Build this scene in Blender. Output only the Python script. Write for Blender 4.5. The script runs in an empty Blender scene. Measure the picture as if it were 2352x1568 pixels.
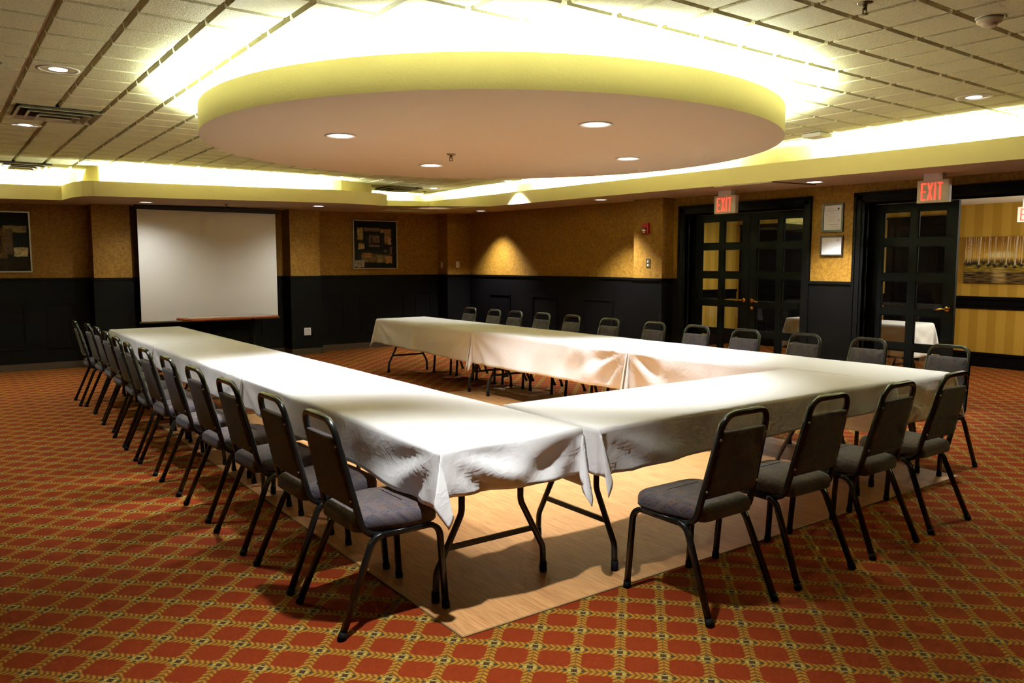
import bpy, bmesh, math, random
from math import sin, cos, pi, sqrt, radians, hypot, atan2, exp
from mathutils import Vector, Matrix
random.seed(7)
scene = bpy.context.scene
COL = scene.collection

# ------------------------------------------------------------------ mesh helpers
class MB:
    def __init__(s):
        s.v = []; s.f = []; s.m = []; s.sm = []
    def add(s, vs, fs, mi=0, smooth=False):
        b = len(s.v); s.v += [tuple(p) for p in vs]
        for f in fs:
            s.f.append(tuple(b + i for i in f)); s.m.append(mi); s.sm.append(smooth)
        return s
    def box(s, x0, x1, y0, y1, z0, z1, mi=0, bev=0.0):
        if bev <= 0:
            vs = [(x0,y0,z0),(x1,y0,z0),(x1,y1,z0),(x0,y1,z0),(x0,y0,z1),(x1,y0,z1),(x1,y1,z1),(x0,y1,z1)]
            return s.add(vs, [(0,3,2,1),(4,5,6,7),(0,1,5,4),(1,2,6,5),(2,3,7,6),(3,0,4,7)], mi)
        bm = bmesh.new()
        bmesh.ops.create_cube(bm, size=1.0)
        for v in bm.verts:
            v.co = Vector(((x0+x1)/2 + v.co.x*(x1-x0), (y0+y1)/2 + v.co.y*(y1-y0), (z0+z1)/2 + v.co.z*(z1-z0)))
        bmesh.ops.bevel(bm, geom=bm.edges[:], offset=bev, segments=2, affect='EDGES', profile=0.6)
        bm.verts.index_update()
        s.add([v.co.copy() for v in bm.verts], [[v.index for v in f.verts] for f in bm.faces], mi, False)
        bm.free(); return s
    def tube(s, path, prof, mi=0, up=(0,0,1), cap=True, smooth=True):
        P = [Vector(p) for p in path]; n = len(P); k = len(prof)
        T = []
        for i in range(n):
            a = P[min(i+1, n-1)] - P[max(i-1, 0)]
            T.append(a.normalized())
        r = Vector(up).cross(T[0])
        if r.length < 1e-4: r = Vector((1,0,0)).cross(T[0])
        r.normalize(); vs = []
        for i in range(n):
            if i: 
                q = T[i-1].rotation_difference(T[i]); r = q @ r
            r = (r - T[i]*r.dot(T[i])).normalized(); u = T[i].cross(r)
            vs += [P[i] + r*a + u*b for a, b in prof]
        fs = [(i*k+j, i*k+(j+1)%k, (i+1)*k+(j+1)%k, (i+1)*k+j) for i in range(n-1) for j in range(k)]
        s.add(vs, fs, mi, smooth)
        if cap:
            s.add(vs[:k], [tuple(range(k))[::-1]], mi); s.add(vs[-k:], [tuple(range(k))], mi)
        return s
    def lathe(s, prof, n=24, c=(0,0,0), axis='Z', mi=0, smooth=True):
        vs = []
        for r, z in prof:
            for i in range(n):
                a = 2*pi*i/n; p = (r*cos(a), r*sin(a), z)
                if axis == 'X': p = (p[2], p[0], p[1])
                if axis == 'Y': p = (p[0], p[2], p[1])
                vs.append((p[0]+c[0], p[1]+c[1], p[2]+c[2]))
        fs = [(i*n+j, i*n+(j+1)%n, (i+1)*n+(j+1)%n, (i+1)*n+j) for i in range(len(prof)-1) for j in range(n)]
        s.add(vs, fs, mi, smooth)
        if prof[0][0] > 1e-5: s.add(vs[:n], [tuple(range(n))[::-1]], mi)
        if prof[-1][0] > 1e-5: s.add(vs[-n:], [tuple(range(n))], mi)
        return s
    def loft(s, rings, mi=0, smooth=True, cap=True):
        k = len(rings[0]); vs = [p for r in rings for p in r]
        fs = [(i*k+j, i*k+(j+1)%k, (i+1)*k+(j+1)%k, (i+1)*k+j) for i in range(len(rings)-1) for j in range(k)]
        s.add(vs, fs, mi, smooth)
        if cap:
            b = len(s.v) - len(vs)
            s.f.append(tuple(b+j for j in range(k))[::-1]); s.m.append(mi); s.sm.append(smooth)
            s.f.append(tuple(len(s.v)-k+j for j in range(k))); s.m.append(mi); s.sm.append(smooth)
        return s
    def build(s, name, mats, parent=None, fix=True, loc=None, rotz=0):
        me = bpy.data.meshes.new(name)
        me.from_pydata([tuple(p) for p in s.v], [], s.f)
        if not isinstance(mats, (list, tuple)): mats = [mats]
        for m in mats: me.materials.append(m)
        me.polygons.foreach_set('material_index', s.m)
        me.polygons.foreach_set('use_smooth', s.sm)
        if fix:
            bm = bmesh.new(); bm.from_mesh(me)
            bmesh.ops.remove_doubles(bm, verts=bm.verts, dist=1e-5)
            bmesh.ops.recalc_face_normals(bm, faces=bm.faces)
            bm.to_mesh(me); bm.free()
        me.update()
        o = bpy.data.objects.new(name, me); COL.objects.link(o)
        if parent is not None: o.parent = parent
        if loc is not None: o.location = loc
        o.rotation_euler.z = rotz
        return o

def empty(name, loc=(0,0,0), rz=0.0):
    o = bpy.data.objects.new(name, None); COL.objects.link(o)
    o.location = loc; o.rotation_euler = (0,0,rz); o.empty_display_size = 0.1
    return o
def tag(o, label, cat, group=None, kind=None):
    o['label'] = label
    o['category'] = cat
    if group: o['group'] = group
    if kind: o['kind'] = kind
    return o
def struct(mb, name, mats, parent=None, **k):
    o = mb.build(name, mats, parent, **k)
    if parent is None: o['kind'] = 'structure'
    return o
def kids(o): return [c for c in COL.objects if c.parent == o]
CH = {}
def dup(root, loc, rz):
    def rec(o, par):
        c = o.copy(); COL.objects.link(c)
        if par is not None: c.parent = par
        for ch in CH.get(o.name, []): rec(ch, c)
        return c
    r = rec(root, None); r.location = loc; r.rotation_euler.z = rz
    return r
def index_children():
    CH.clear()
    for o in COL.objects:
        if o.parent is not None: CH.setdefault(o.parent.name, []).append(o)

def fillet(pts, rad, n=6):
    P = [Vector(p) for p in pts]; out = [P[0]]
    for i in range(1, len(P)-1):
        a = (P[i-1]-P[i]); b = (P[i+1]-P[i]); r = rad[i-1] if isinstance(rad, (list, tuple)) else rad
        ang = a.angle(b); d = min(r/math.tan(ang/2), a.length*.49, b.length*.49); r = d*math.tan(ang/2)
        a.normalize(); b.normalize()
        p0 = P[i]+a*d; c = P[i] + (a+b).normalized()*(r/sin(ang/2))
        u = p0-c; w = (P[i]+b*d)-c; tot = u.angle(w); ax = u.cross(w).normalized()
        for k in range(n+1): out.append(c + Matrix.Rotation(tot*k/n, 3, ax) @ u)
    out.append(P[-1]); return out
def sqprof(w, c=.25):
    h = w/2; k = h*(1-c)
    return [(h,-k),(h,k),(k,h),(-k,h),(-h,k),(-h,-k),(-k,-h),(k,-h)]
def circ(r, n=10): return [(r*cos(2*pi*i/n), r*sin(2*pi*i/n)) for i in range(n)]
def rpoly(pts, rad, n=5):
    """rounded polygon in 2D; rad per corner"""
    out = []; N = len(pts)
    for i in range(N):
        p = Vector(pts[i]); a = (Vector(pts[i-1])-p); b = (Vector(pts[(i+1)%N])-p); ang = a.angle(b); r = rad[i]
        d = r/math.tan(ang/2); a.normalize(); b.normalize()
        c = p+(a+b).normalized()*(r/sin(ang/2)); u = p+a*d-c; w = p+b*d-c
        a0 = atan2(u.y, u.x); a1 = atan2(w.y, w.x); da = (a1-a0+pi) % (2*pi)-pi
        for k in range(n+1): out.append((c.x+r*cos(a0+da*k/n), c.y+r*sin(a0+da*k/n)))
    return out

# ------------------------------------------------------------------ node helpers
class Nd:
    def __init__(s, nt, sock): s.nt = nt; s.s = sock
    def _m(s, op, o=None, o2=None):
        n = s.nt.nodes.new('ShaderNodeMath'); n.operation = op
        for i, x in enumerate((s, o, o2)):
            if x is None: continue
            if isinstance(x, Nd): s.nt.links.new(x.s, n.inputs[i])
            else: n.inputs[i].default_value = x
        return Nd(s.nt, n.outputs[0])
    def __add__(s, o): return s._m('ADD', o)
    __radd__ = __add__
    def __sub__(s, o): return s._m('SUBTRACT', o)
    def __rsub__(s, o): return s._m('MULTIPLY', -1.0)._m('ADD', o)
    def __mul__(s, o): return s._m('MULTIPLY', o)
    __rmul__ = __mul__
    def __truediv__(s, o): return s._m('DIVIDE', o)
    def __lt__(s, o): return s._m('LESS_THAN', o)
    def __gt__(s, o): return s._m('GREATER_THAN', o)
    def abs(s): return s._m('ABSOLUTE')
    def round(s): return s._m('ROUND')
    def floor(s): return s._m('FLOOR')
    def max(s, o): return s._m('MAXIMUM', o)
    def min(s, o): return s._m('MINIMUM', o)
    def sin(s): return s._m('SINE')
    def sqrt(s): return s._m('SQRT')
    def pow(s, o): return s._m('POWER', o)
    def clamp(s): return s._m('MINIMUM', 1.0)._m('MAXIMUM', 0.0)
    def step(s, a, b):
        n = s.nt.nodes.new('ShaderNodeMapRange'); n.interpolation_type = 'SMOOTHSTEP'
        s.nt.links.new(s.s, n.inputs[0]); n.inputs[1].default_value = a; n.inputs[2].default_value = b
        return Nd(s.nt, n.outputs[0])
class Mt:
    def __init__(s, name, rough=.6, metal=0.0, spec=.5):
        s.m = bpy.data.materials.new(name); s.m.use_nodes = True
        s.nt = s.m.node_tree; s.b = s.nt.nodes['Principled BSDF']
        s.b.inputs['Roughness'].default_value = rough; s.b.inputs['Metallic'].default_value = metal
        s.b.inputs['Specular IOR Level'].default_value = spec
        s._c = {}
    def coord(s, kind='Object'):
        if kind not in s._c:
            t = s.nt.nodes.new('ShaderNodeTexCoord'); x = s.nt.nodes.new('ShaderNodeSeparateXYZ')
            s.nt.links.new(t.outputs[kind], x.inputs[0]); s._c[kind] = (t.outputs[kind], [Nd(s.nt, o) for o in x.outputs])
        return s._c[kind][1]
    def vec(s, kind='Object'): s.coord(kind); return s._c[kind][0]
    def comb(s, x, y, z=0.0):
        n = s.nt.nodes.new('ShaderNodeCombineXYZ')
        for i, v in enumerate((x, y, z)):
            if isinstance(v, Nd): s.nt.links.new(v.s, n.inputs[i])
            else: n.inputs[i].default_value = v
        return n.outputs[0]
    def noise(s, vec, scale, detail=2.0, rough=.5, dist=0.0):
        n = s.nt.nodes.new('ShaderNodeTexNoise'); s.nt.links.new(vec, n.inputs['Vector'])
        n.inputs['Scale'].default_value = scale; n.inputs['Detail'].default_value = detail
        n.inputs['Roughness'].default_value = rough; n.inputs['Distortion'].default_value = dist
        return Nd(s.nt, n.outputs['Fac'])
    def voronoi(s, vec, scale, feature='F1', out='Distance'):
        n = s.nt.nodes.new('ShaderNodeTexVoronoi'); n.feature = feature; s.nt.links.new(vec, n.inputs['Vector'])
        n.inputs['Scale'].default_value = scale
        return Nd(s.nt, n.outputs[out])
    def white(s, vec):
        n = s.nt.nodes.new('ShaderNodeTexWhiteNoise'); s.nt.links.new(vec, n.inputs['Vector']); return Nd(s.nt, n.outputs['Value'])
    def mix(s, fac, a, b):
        n = s.nt.nodes.new('ShaderNodeMix'); n.data_type = 'RGBA'
        for i, x in ((0, fac), (6, a), (7, b)):
            if isinstance(x, Nd): s.nt.links.new(x.s, n.inputs[i])
            elif isinstance(x, (int, float)): n.inputs[i].default_value = x
            elif isinstance(x, tuple): n.inputs[i].default_value = (*x, 1)
            else: s.nt.links.new(x, n.inputs[i])
        return n.outputs[2]
    def scale(s, col, fac):
        n = s.nt.nodes.new('ShaderNodeVectorMath'); n.operation = 'SCALE'
        if isinstance(col, tuple): n.inputs[0].default_value = col
        else: s.nt.links.new(col, n.inputs[0])
        s.nt.links.new(fac.s, n.inputs['Scale']); return n.outputs[0]
    def color(s, c):
        if isinstance(c, tuple): s.b.inputs['Base Color'].default_value = (*c, 1)
        else: s.nt.links.new(c, s.b.inputs['Base Color'])
        return s
    def bump(s, h, strength=.3, dist=.01):
        n = s.nt.nodes.new('ShaderNodeBump'); n.inputs['Strength'].default_value = strength; n.inputs['Distance'].default_value = dist
        s.nt.links.new(h.s, n.inputs['Height']); s.nt.links.new(n.outputs[0], s.b.inputs['Normal']); return s
    def emit(s, c, st):
        s.b.inputs['Emission Color'].default_value = (*c, 1); s.b.inputs['Emission Strength'].default_value = st; return s
def plain(name, c, rough=.6, metal=0.0, spec=.5, bump=None):
    m = Mt(name, rough, metal, spec); m.color(c)
    if bump: m.bump(m.noise(m.vec(), bump[0], 3), bump[1], bump[2])
    return m.m

M = {}
# carpet: red lozenges between gold wheat bands, flowers at the crossings (bands run at 45 degrees to the room)
def carpet():
    m = Mt('carpet', .95, spec=.1); x, y, z = m.coord()
    p = 0.1655; r2 = 1/sqrt(2)
    a = ((x-y)*r2 - .415)*(1/p); b = ((x+y)*r2 - .0177)*(1/p)
    fa = a-a.round(); fb = b-b.round(); aa = fa.abs(); ab = fb.abs()
    wob = (m.noise(m.vec(), 90, 1)-.5)*.07
    rr = .16
    qa = ((.5-aa)-(.380-rr)).max(0.0); qb = ((.5-ab)-(.355-rr)).max(0.0)
    sd = (qa*qa+qb*qb).sqrt()-rr+wob
    red = 1.0-sd.step(-.015, .015)
    ch_v = ((fb*7.0+aa*5.0)*(2*pi)).sin()
    ch_h = ((fa*7.0+ab*5.0)*(2*pi)).sin()
    isv = aa < ab
    ch = ch_v*isv + ch_h*(1.0-isv)
    vein = (aa.min(ab)).step(.004, .022)
    g = (ch.step(-.9, .7)*.85+.15)*(vein*.6+.4)
    pile = m.noise(m.vec(), 420, 1)
    big = m.noise(m.vec(), 3.0, 2)
    gold = m.mix(g, (.088,.030,.004), (.262,.120,.014))
    redc = m.mix(pile, (.105,.0125,.0018), (.205,.0275,.0038))
    c = m.mix(red, gold, redc)
    # flower
    rad = (fa*fa+fb*fb).sqrt()
    lob = aa.max(ab)
    petal = 1.0-((aa*ab*26.0)+rad).step(.20, .26)
    c = m.mix(petal, c, (.29,.225,.055))
    leaf = 1.0-((aa-.10).abs().max((ab-.10).abs())).step(.02, .035)
    c = m.mix(leaf, c, (.20,.20,.05))
    cen = 1.0-lob.step(.06, .085)
    c = m.mix(cen, c, (.050,.020,.008))
    for (du, dv, s) in ((.205,0,.052),(0,.150,.048)):
        dd = (((aa-du)*(aa-du))+((ab-dv)*(ab-dv))).sqrt()
        c = m.mix(1.0-dd.step(s-.015, s+.01), c, (.028,.035,.016))
    c = m.scale(c, pile*.5+.75)
    m.color(c); m.bump(pile, .35, .006)
    return m.m
M['carpet'] = carpet()
def wood():
    m = Mt('wood_laminate', .38, spec=.35); x, y, z = m.coord()
    v = m.comb(x*30.0, y*2.4, 0.0)
    n = m.noise(v, 2.2, 5, .6, .6); n2 = m.noise(m.comb(x*90.0, y*4.0, 0.0), 1.5, 3)
    st = (x*(1/.083)).floor(); tone = m.white(m.comb(st, (y*(1/.92)+st*.37).floor(), 0.0))
    c = m.mix(n.step(.25, .75), (.36,.165,.056), (.52,.27,.105))
    c = m.mix(n2.step(.5, .72), c, (.30,.13,.047))
    c = m.scale(c, tone*.16+.92)
    _s = (((x*(1/.9144))-((x*(1/.9144)).round())).abs() < .0022).max(((y*(1/.9144))-((y*(1/.9144)).round())).abs() < .0022)
    m.color(c); return m.m
M['wood'] = wood()
def wallpaper():
    m = Mt('damask_wallpaper', .62, spec=.3); v = m.vec()
    n = m.noise(v, 26, 3, .6, 1.2); f = m.noise(v, 160, 2); sc = m.voronoi(v, 19, 'SMOOTH_F1')
    w = (m.noise(v, 9, 3, .5, 2.5)*40.0).sin()
    c = m.mix(n.step(.38, .62), (.215,.100,.008), (.32,.162,.016))
    c = m.mix((w.step(.6, .95))*.35, c, (.17,.075,.011))
    c = m.scale(c, f*.3+.85)
    m.color(c); m.bump(f, .15, .003); return m.m
M['wallpaper'] = wallpaper()
def hallpaper():
    m = Mt('striped_wallpaper', .7, spec=.2); x, y, z = m.coord()
    s = ((x+y)*(2*pi/.25)).sin(); n = m.noise(m.comb(x*60.0, y*60.0, z*2.0), 3, 2)
    c = m.mix(s.step(-.25, .25), (.40,.230,.024), (.49,.295,.040))
    c = m.scale(c, n*.3+.85); m.color(c); return m.m
M['hallpaper'] = hallpaper()
M['black'] = plain('black_satin_paint', (.0034,.0030,.0030), .55, spec=.05)
M['blackdoor'] = plain('black_door_paint', (.0026,.0027,.0027), .5, spec=.05)
M['base'] = plain('brown_vinyl_base', (.055,.032,.014), .6)
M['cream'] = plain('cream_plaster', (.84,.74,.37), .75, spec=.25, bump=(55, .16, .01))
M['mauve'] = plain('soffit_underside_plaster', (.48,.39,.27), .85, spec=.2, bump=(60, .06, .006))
def tilemat():
    m = Mt('ceiling_tile', .62, spec=.4); v = m.vec(); n = m.noise(v, 150, 3, .7); n2 = m.noise(v, 70, 2)
    c = m.mix(n.step(.3, .7), (.58,.555,.36), (.76,.73,.48)); m.color(c); m.bump(n*.7+n2*.5, .8, .010); return m.m
M['tile'] = tilemat()
M['grid'] = plain('ceiling_grid', (.62,.53,.36), .55)
def cloth():
    m = Mt('white_table_linen', .85, spec=.15); x, y, z = m.coord()
    v = m.vec()
    w = m.noise(v, 5.0, 4, .6, 1.5); r = 1.0-(m.noise(v, 7.0, 3, .5, 1.0)*2.0-1.0).abs()
    f = m.noise(v, 700, 1)
    m.color(m.scale((.80,.785,.765), f*.10+.95))
    side = (z < -.02)
    m.bump(w*.5+r.pow(8.0)*.16*side, .28, .012)
    m.b.inputs['Sheen Weight'].default_value = .1
    return m.m
M['cloth'] = cloth()
def fabric(name, back):
    m = Mt(name, .92, spec=.12); x, y, z = m.coord()
    if back: u = (x+z)*.7071; w = (x-z)*.7071
    else: u = x+z*.35; w = y+z
    p = 1/(.030 if back else .026)
    u = u*p; w = w*p
    cu = u.round(); cw = w.round(); fu = (u-cu).abs(); fw = (w-cw).abs(); d = fu.max(fw)
    rnd = m.white(m.comb(cu, cw, 0.0)); rnd2 = m.white(m.comb(cw, cu, 3.0))
    weave = m.noise(m.vec(), 500, 2)
    basec = m.mix(rnd.step(.3, .7), (.086,.068,.070), (.072,.061,.068))
    basec = m.mix((rnd2 > .72), basec, (.100,.064,.050))
    ring = ((d-.31).abs() < .055)*(rnd > .35)
    c = m.mix(ring, basec, (.042,.038,.050))
    c = m.mix((d < .14)*(rnd2 > .5), c, (.036,.032,.042))
    c = m.mix((d > .455)*.6, c, (.075,.06,.07))
    c = m.scale(c, weave*1.0+.5)
    if back: c = m.mix(.36, c, (.010,.010,.018))  # shade of the backs mixed into their colour, cooled against warm bounce
    m.color(c); m.bump(weave, .3, .003); m.b.inputs['Sheen Weight'].default_value = .12
    return m.m
M['seatfab'] = fabric('chair_seat_fabric', False)
M['backfab'] = fabric('chair_back_fabric', True)
M['tube'] = plain('black_chair_tube', (.007,.007,.006), .27, spec=.45)
M['legmetal'] = plain('charcoal_hammertone_tube', (.016,.017,.018), .42, spec=.5)
M['rubber'] = plain('black_rubber', (.005,.005,.005), .7, spec=.12)
M['steel'] = plain('brushed_steel', (.42,.41,.39), .35, 1.0)
M['brass'] = plain('polished_brass', (.80,.50,.13), .16, 1.0)
M['chrome'] = plain('chrome', (.75,.75,.75), .15, 1.0)
M['white'] = plain('white_plastic', (.72,.70,.66), .5)
M['ivory'] = plain('ivory_plastic', (.60,.52,.40), .5)
M['paper'] = plain('white_paper', (.88,.88,.90), .8, spec=.2)
M['ink'] = plain('grey_print', (.30,.30,.31), .8)
M['inkdark'] = plain('black_print', (.04,.04,.05), .8)
M['frameblack'] = plain('black_picture_frame', (.012,.010,.010), .35)
M['framebrown'] = plain('dark_brown_picture_frame', (.030,.016,.010), .4)
M['silver'] = plain('silver_picture_frame', (.50,.46,.40), .35, .6)
M['screen'] = plain('matte_projection_fabric', (.74,.71,.62), .9, spec=.1)
M['red'] = plain('red_plastic', (.40,.015,.02), .35)
M['bronze'] = plain('bronze_plate', (.16,.12,.06), .4, .7)
M['dark'] = plain('dark_cavity', (.012,.011,.010), .7)
M['ventmetal'] = plain('beige_vent_enamel', (.40,.34,.23), .5)
M['tabletop'] = plain('grey_laminate', (.30,.28,.25), .5)
M['cherry'] = plain('cherry_wood_edge', (.36,.085,.022), .3)
M['walnut'] = plain('polished_wood_top', (.42,.30,.20), .12, spec=.6)
M['signface'] = plain('off_white_sign_enamel', (.62,.58,.46), .5)
def emitm(name, c, s, base=(.8,.8,.8)):
    m = Mt(name, .4); m.color(base); m.emit(c, s); return m.m
M['exitred'] = emitm('lit_red_letters', (1,.035,.02), 2.6, (.6,.03,.02))
M['lamp'] = emitm('lit_lamp_lens', (1,.96,.92), 14.0)
M['lampdim'] = emitm('dim_lamp_lens', (1,.95,.9), 2.0)
M['reflector'] = emitm('self_lit_reflector', (1,.97,.95), .55)  # own glow stands in for lamp light falling inside the can
def glass():
    m = bpy.data.materials.new('door_glass'); m.use_nodes = True; nt = m.node_tree; nt.nodes.clear()
    o = nt.nodes.new('ShaderNodeOutputMaterial'); mx = nt.nodes.new('ShaderNodeMixShader'); f = nt.nodes.new('ShaderNodeFresnel')
    t = nt.nodes.new('ShaderNodeBsdfTransparent'); g = nt.nodes.new('ShaderNodeBsdfGlossy')
    t.inputs[0].default_value = (.93,.95,.95,1); g.inputs['Roughness'].default_value = .01; f.inputs[0].default_value = 1.6
    ge = nt.nodes.new('ShaderNodeNewGeometry'); k = nt.nodes.new('ShaderNodeMath'); k.operation = 'MULTIPLY_ADD'; nt.links.new(ge.outputs['Backfacing'], k.inputs[0]); nt.links.new(f.outputs[0], k.inputs[2]); k.inputs[1].default_value = -2.0; k.use_clamp = True
    nt.links.new(k.outputs[0], mx.inputs[0]); nt.links.new(t.outputs[0], mx.inputs[1]); nt.links.new(g.outputs[0], mx.inputs[2]); nt.links.new(mx.outputs[0], o.inputs[0])
    return m
M['glass'] = glass()

# ------------------------------------------------------------------ room numbers
XW, YW, ZC = 6.62, 10.27, 2.75          # door wall, screen wall, tiled ceiling
YP = 9.93                                # face of the pilasters on the screen wall
XL, YF = -5.2, -5.4                      # unseen walls
RAIL = 1.305
XD = 6.82                                # face of the door leaves
XH = 10.75                               # far wall of the corridor
def zs(x, y): return 2.259 + .015*x + .008*y   # underside of the dropped border
def emptybox(): return MB()

# floor
fl = MB(); fl.add([(XL-.2,YF-.2,0),(XH+.2,YF-.2,0),(XH+.2,YW+.2,0),(XL-.2,YW+.2,0)], [(0,1,2,3)])
struct(fl, 'floor', M['carpet'], fix=False)
df = empty('dance_floor', (0,0,0)); tag(df, 'wood-look dance floor laid on the carpet beneath the joined tables', 'dance floor')
d = MB().box(.0,4.16,-.165,5.12,0,.004); d.build('wood_surface', M['wood'], df)
e = MB()
for (x0,x1,y0,y1) in ((-.009,.0,-.174,5.129),(4.16,4.169,-.174,5.129),(.0,4.16,-.174,-.165),(.0,4.16,5.12,5.129)):
    e.box(x0,x1,y0,y1,0,.0045)
e.build('edge_trim', plain('brass_edge_trim', (.30,.20,.09), .45, .5), df)

# walls ------------------------------------------------------------
def wall_piece(x0,x1,y0,y1,z0=0,z1=ZC+.1): return (x0,x1,y0,y1,z0,z1)
wb = MB().box(XL-.15, XW+.2, YW, YW+.15, 0, ZC+.1)
for x0,x1 in ((.233,.735),(3.12,3.63),(6.125,XW)): wb.box(x0,x1,YP,YW,0,ZC)
struct(wb, 'wall_back', M['wallpaper'])
wr = MB()
D1 = (2.80,4.60,2.165); D2 = (.25,2.05,2.165)
for y0,y1,z0 in ((D1[1],YW,0),(D2[1],D1[0],0),(YF,D2[0],0),(D1[0],D1[1],D1[2]),(D2[0],D2[1],D2[2])):
    wr.box(XW, XW+.16, y0, y1, z0, ZC+.1)
wr.box(6.40, XW, 4.815, 5.355, 0, ZC)
struct(wr, 'wall_right', M['wallpaper'])
struct(MB().box(XL-.15,XL,YF,YW,0,ZC+.1), 'wall_left', M['wallpaper'])
struct(MB().box(XL-.15,XW+.16,YF-.15,YF,0,ZC+.1), 'wall_front', M['wallpaper'])

# wainscot with chair rail and panel moulding
def molding_back(mb, x0,x1,z0,z1,y): # rectangle frame facing -Y
    w=.022; t=.014
    for a in ((x0,x1,z1-w,z1),(x0,x1,z0,z0+w),(x0,x0+w,z0+w,z1-w),(x1-w,x1,z0+w,z1-w)): mb.box(a[0],a[1],y-t,y,a[2],a[3])
def molding_right(mb, y0,y1,z0,z1,x):
    w=.022; t=.014
    for a in ((y0,y1,z1-w,z1),(y0,y1,z0,z0+w),(y0,y0+w,z0+w,z1-w),(y1-w,y1,z0+w,z1-w)): mb.box(x-t,x,a[0],a[1],a[2],a[3])
T=.012
wn = MB()
segs = [(XL,.233,YW),(.735,3.12,YW),(3.63,6.125,YW),(.233-T,.735+T,YP),(3.12-T,3.63+T,YP),(6.125-T,XW,YP)]
for x0,x1,y in segs:
    wn.box(x0,x1,y-T,y,.1,RAIL); wn.box(x0,x1,y-.030,y,RAIL-.03,RAIL)
for x,y0,y1 in ((.233,YP,YW),(.735,YP,YW),(3.12,YP,YW),(3.63,YP,YW),(6.125,YP,YW)):
    s = -1 if x in (.233,3.12,6.125) else 1
    wn.box(min(x,x+s*T),max(x,x+s*T),y0,y1,.1,RAIL); wn.box(min(x,x+s*.03),max(x,x+s*.03),y0-.03,y1,RAIL-.03,RAIL)
for x0,x1,z0,z1 in ((-.34,-.03,.30,.955),(-1.0,-.60,.30,.955),(-1.75,-1.2,.30,.955),(-2.3,-1.95,.30,.955),(.95,1.3,.30,.96),(1.55,2.15,.30,.96),(2.4,2.75,.30,.96),(3.89,4.19,.29,.985),(4.50,5.39,.29,.985),(5.62,5.95,.29,.985)):
    molding_back(wn,x0,x1,z0,z1,YW-T)
wain_b = struct(wn, 'trim_1', M['black'])
wn = MB()
for y0,y1,x in ((5.355,YP,XW),(4.71,4.815,XW),(4.815-T,5.355+T,6.40),(2.157,2.69,XW),(YF,.14,XW)):
    wn.box(x-T,x,y0,y1,.1,RAIL); wn.box(x-.030,x,y0,y1,RAIL-.03,RAIL)
for y,s in ((4.815,-1),(5.355,1)):
    wn.box(6.40,XW,min(y,y+s*T),max(y,y+s*T),.1,RAIL); wn.box(6.37,XW,min(y,y+s*.03),max(y,y+s*.03),RAIL-.03,RAIL)
for y0,y1 in ((8.61,9.25),(7.30,7.97),(5.98,6.66)): molding_right(wn,y0,y1,.30,.965,XW-T)
struct(wn, 'trim_2', M['black'])
bb = MB()
for x0,x1,y in segs: bb.box(x0,x1,y-.016,y,0,.1)
for x,s in ((.233,-1),(.735,1),(3.12,-1),(3.63,1),(6.125,-1)): bb.box(min(x,x+s*.016),max(x,x+s*.016),YP-.016,YW,0,.1)
struct(bb, 'baseboard_back', M['base'])
bb = MB()
for y0,y1,x in ((5.355,YP,XW),(4.71,4.815,XW),(4.815,5.355,6.40),(2.157,2.69,XW),(YF,.14,XW)): bb.box(x-.016,x,y0,y1,0,.1)
struct(bb, 'baseboard_right', M['base'])

# door casings, jambs
def casing(name, D):
    y0,y1,zt = D; mb = MB(); w=.11
    for (a,b,t) in ((0,.03,.035),(.03,.085,.024),(.085,w,.014)):
        mb.box(XW-t,XW,y0-w+a,y0-w+b,0,zt+w-a); mb.box(XW-t,XW,y1+w-b,y1+w-a,0,zt+w-a)
        mb.box(XW-t,XW,y0-w+a,y1+w-a,zt+w-b,zt+w-a)
    mb.box(XW,XD+.045,y0-.02,y0,0,zt); mb.box(XW,XD+.045,y1,y1+.02,0,zt); mb.box(XW,XD+.045,y0,y1,zt,zt+.02)
    for a in ((y0,y0+.014),(y1-.014,y1)): mb.box(XD-.03,XD-.004,a[0],a[1],0,zt)
    mb.box(XD-.03,XD-.004,y0,y1,zt-.014,zt)
    mb.box(XW+.05,XW+.07,y1-.012,y1,0,zt)
    return struct(mb, name, M['black'])
casing('trim_3', D1); casing('trim_4', D2)
ROWS = ((2.064,1.772),(1.695,1.395),(1.319,1.018),(.951,.643),(.570,.270))
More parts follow.
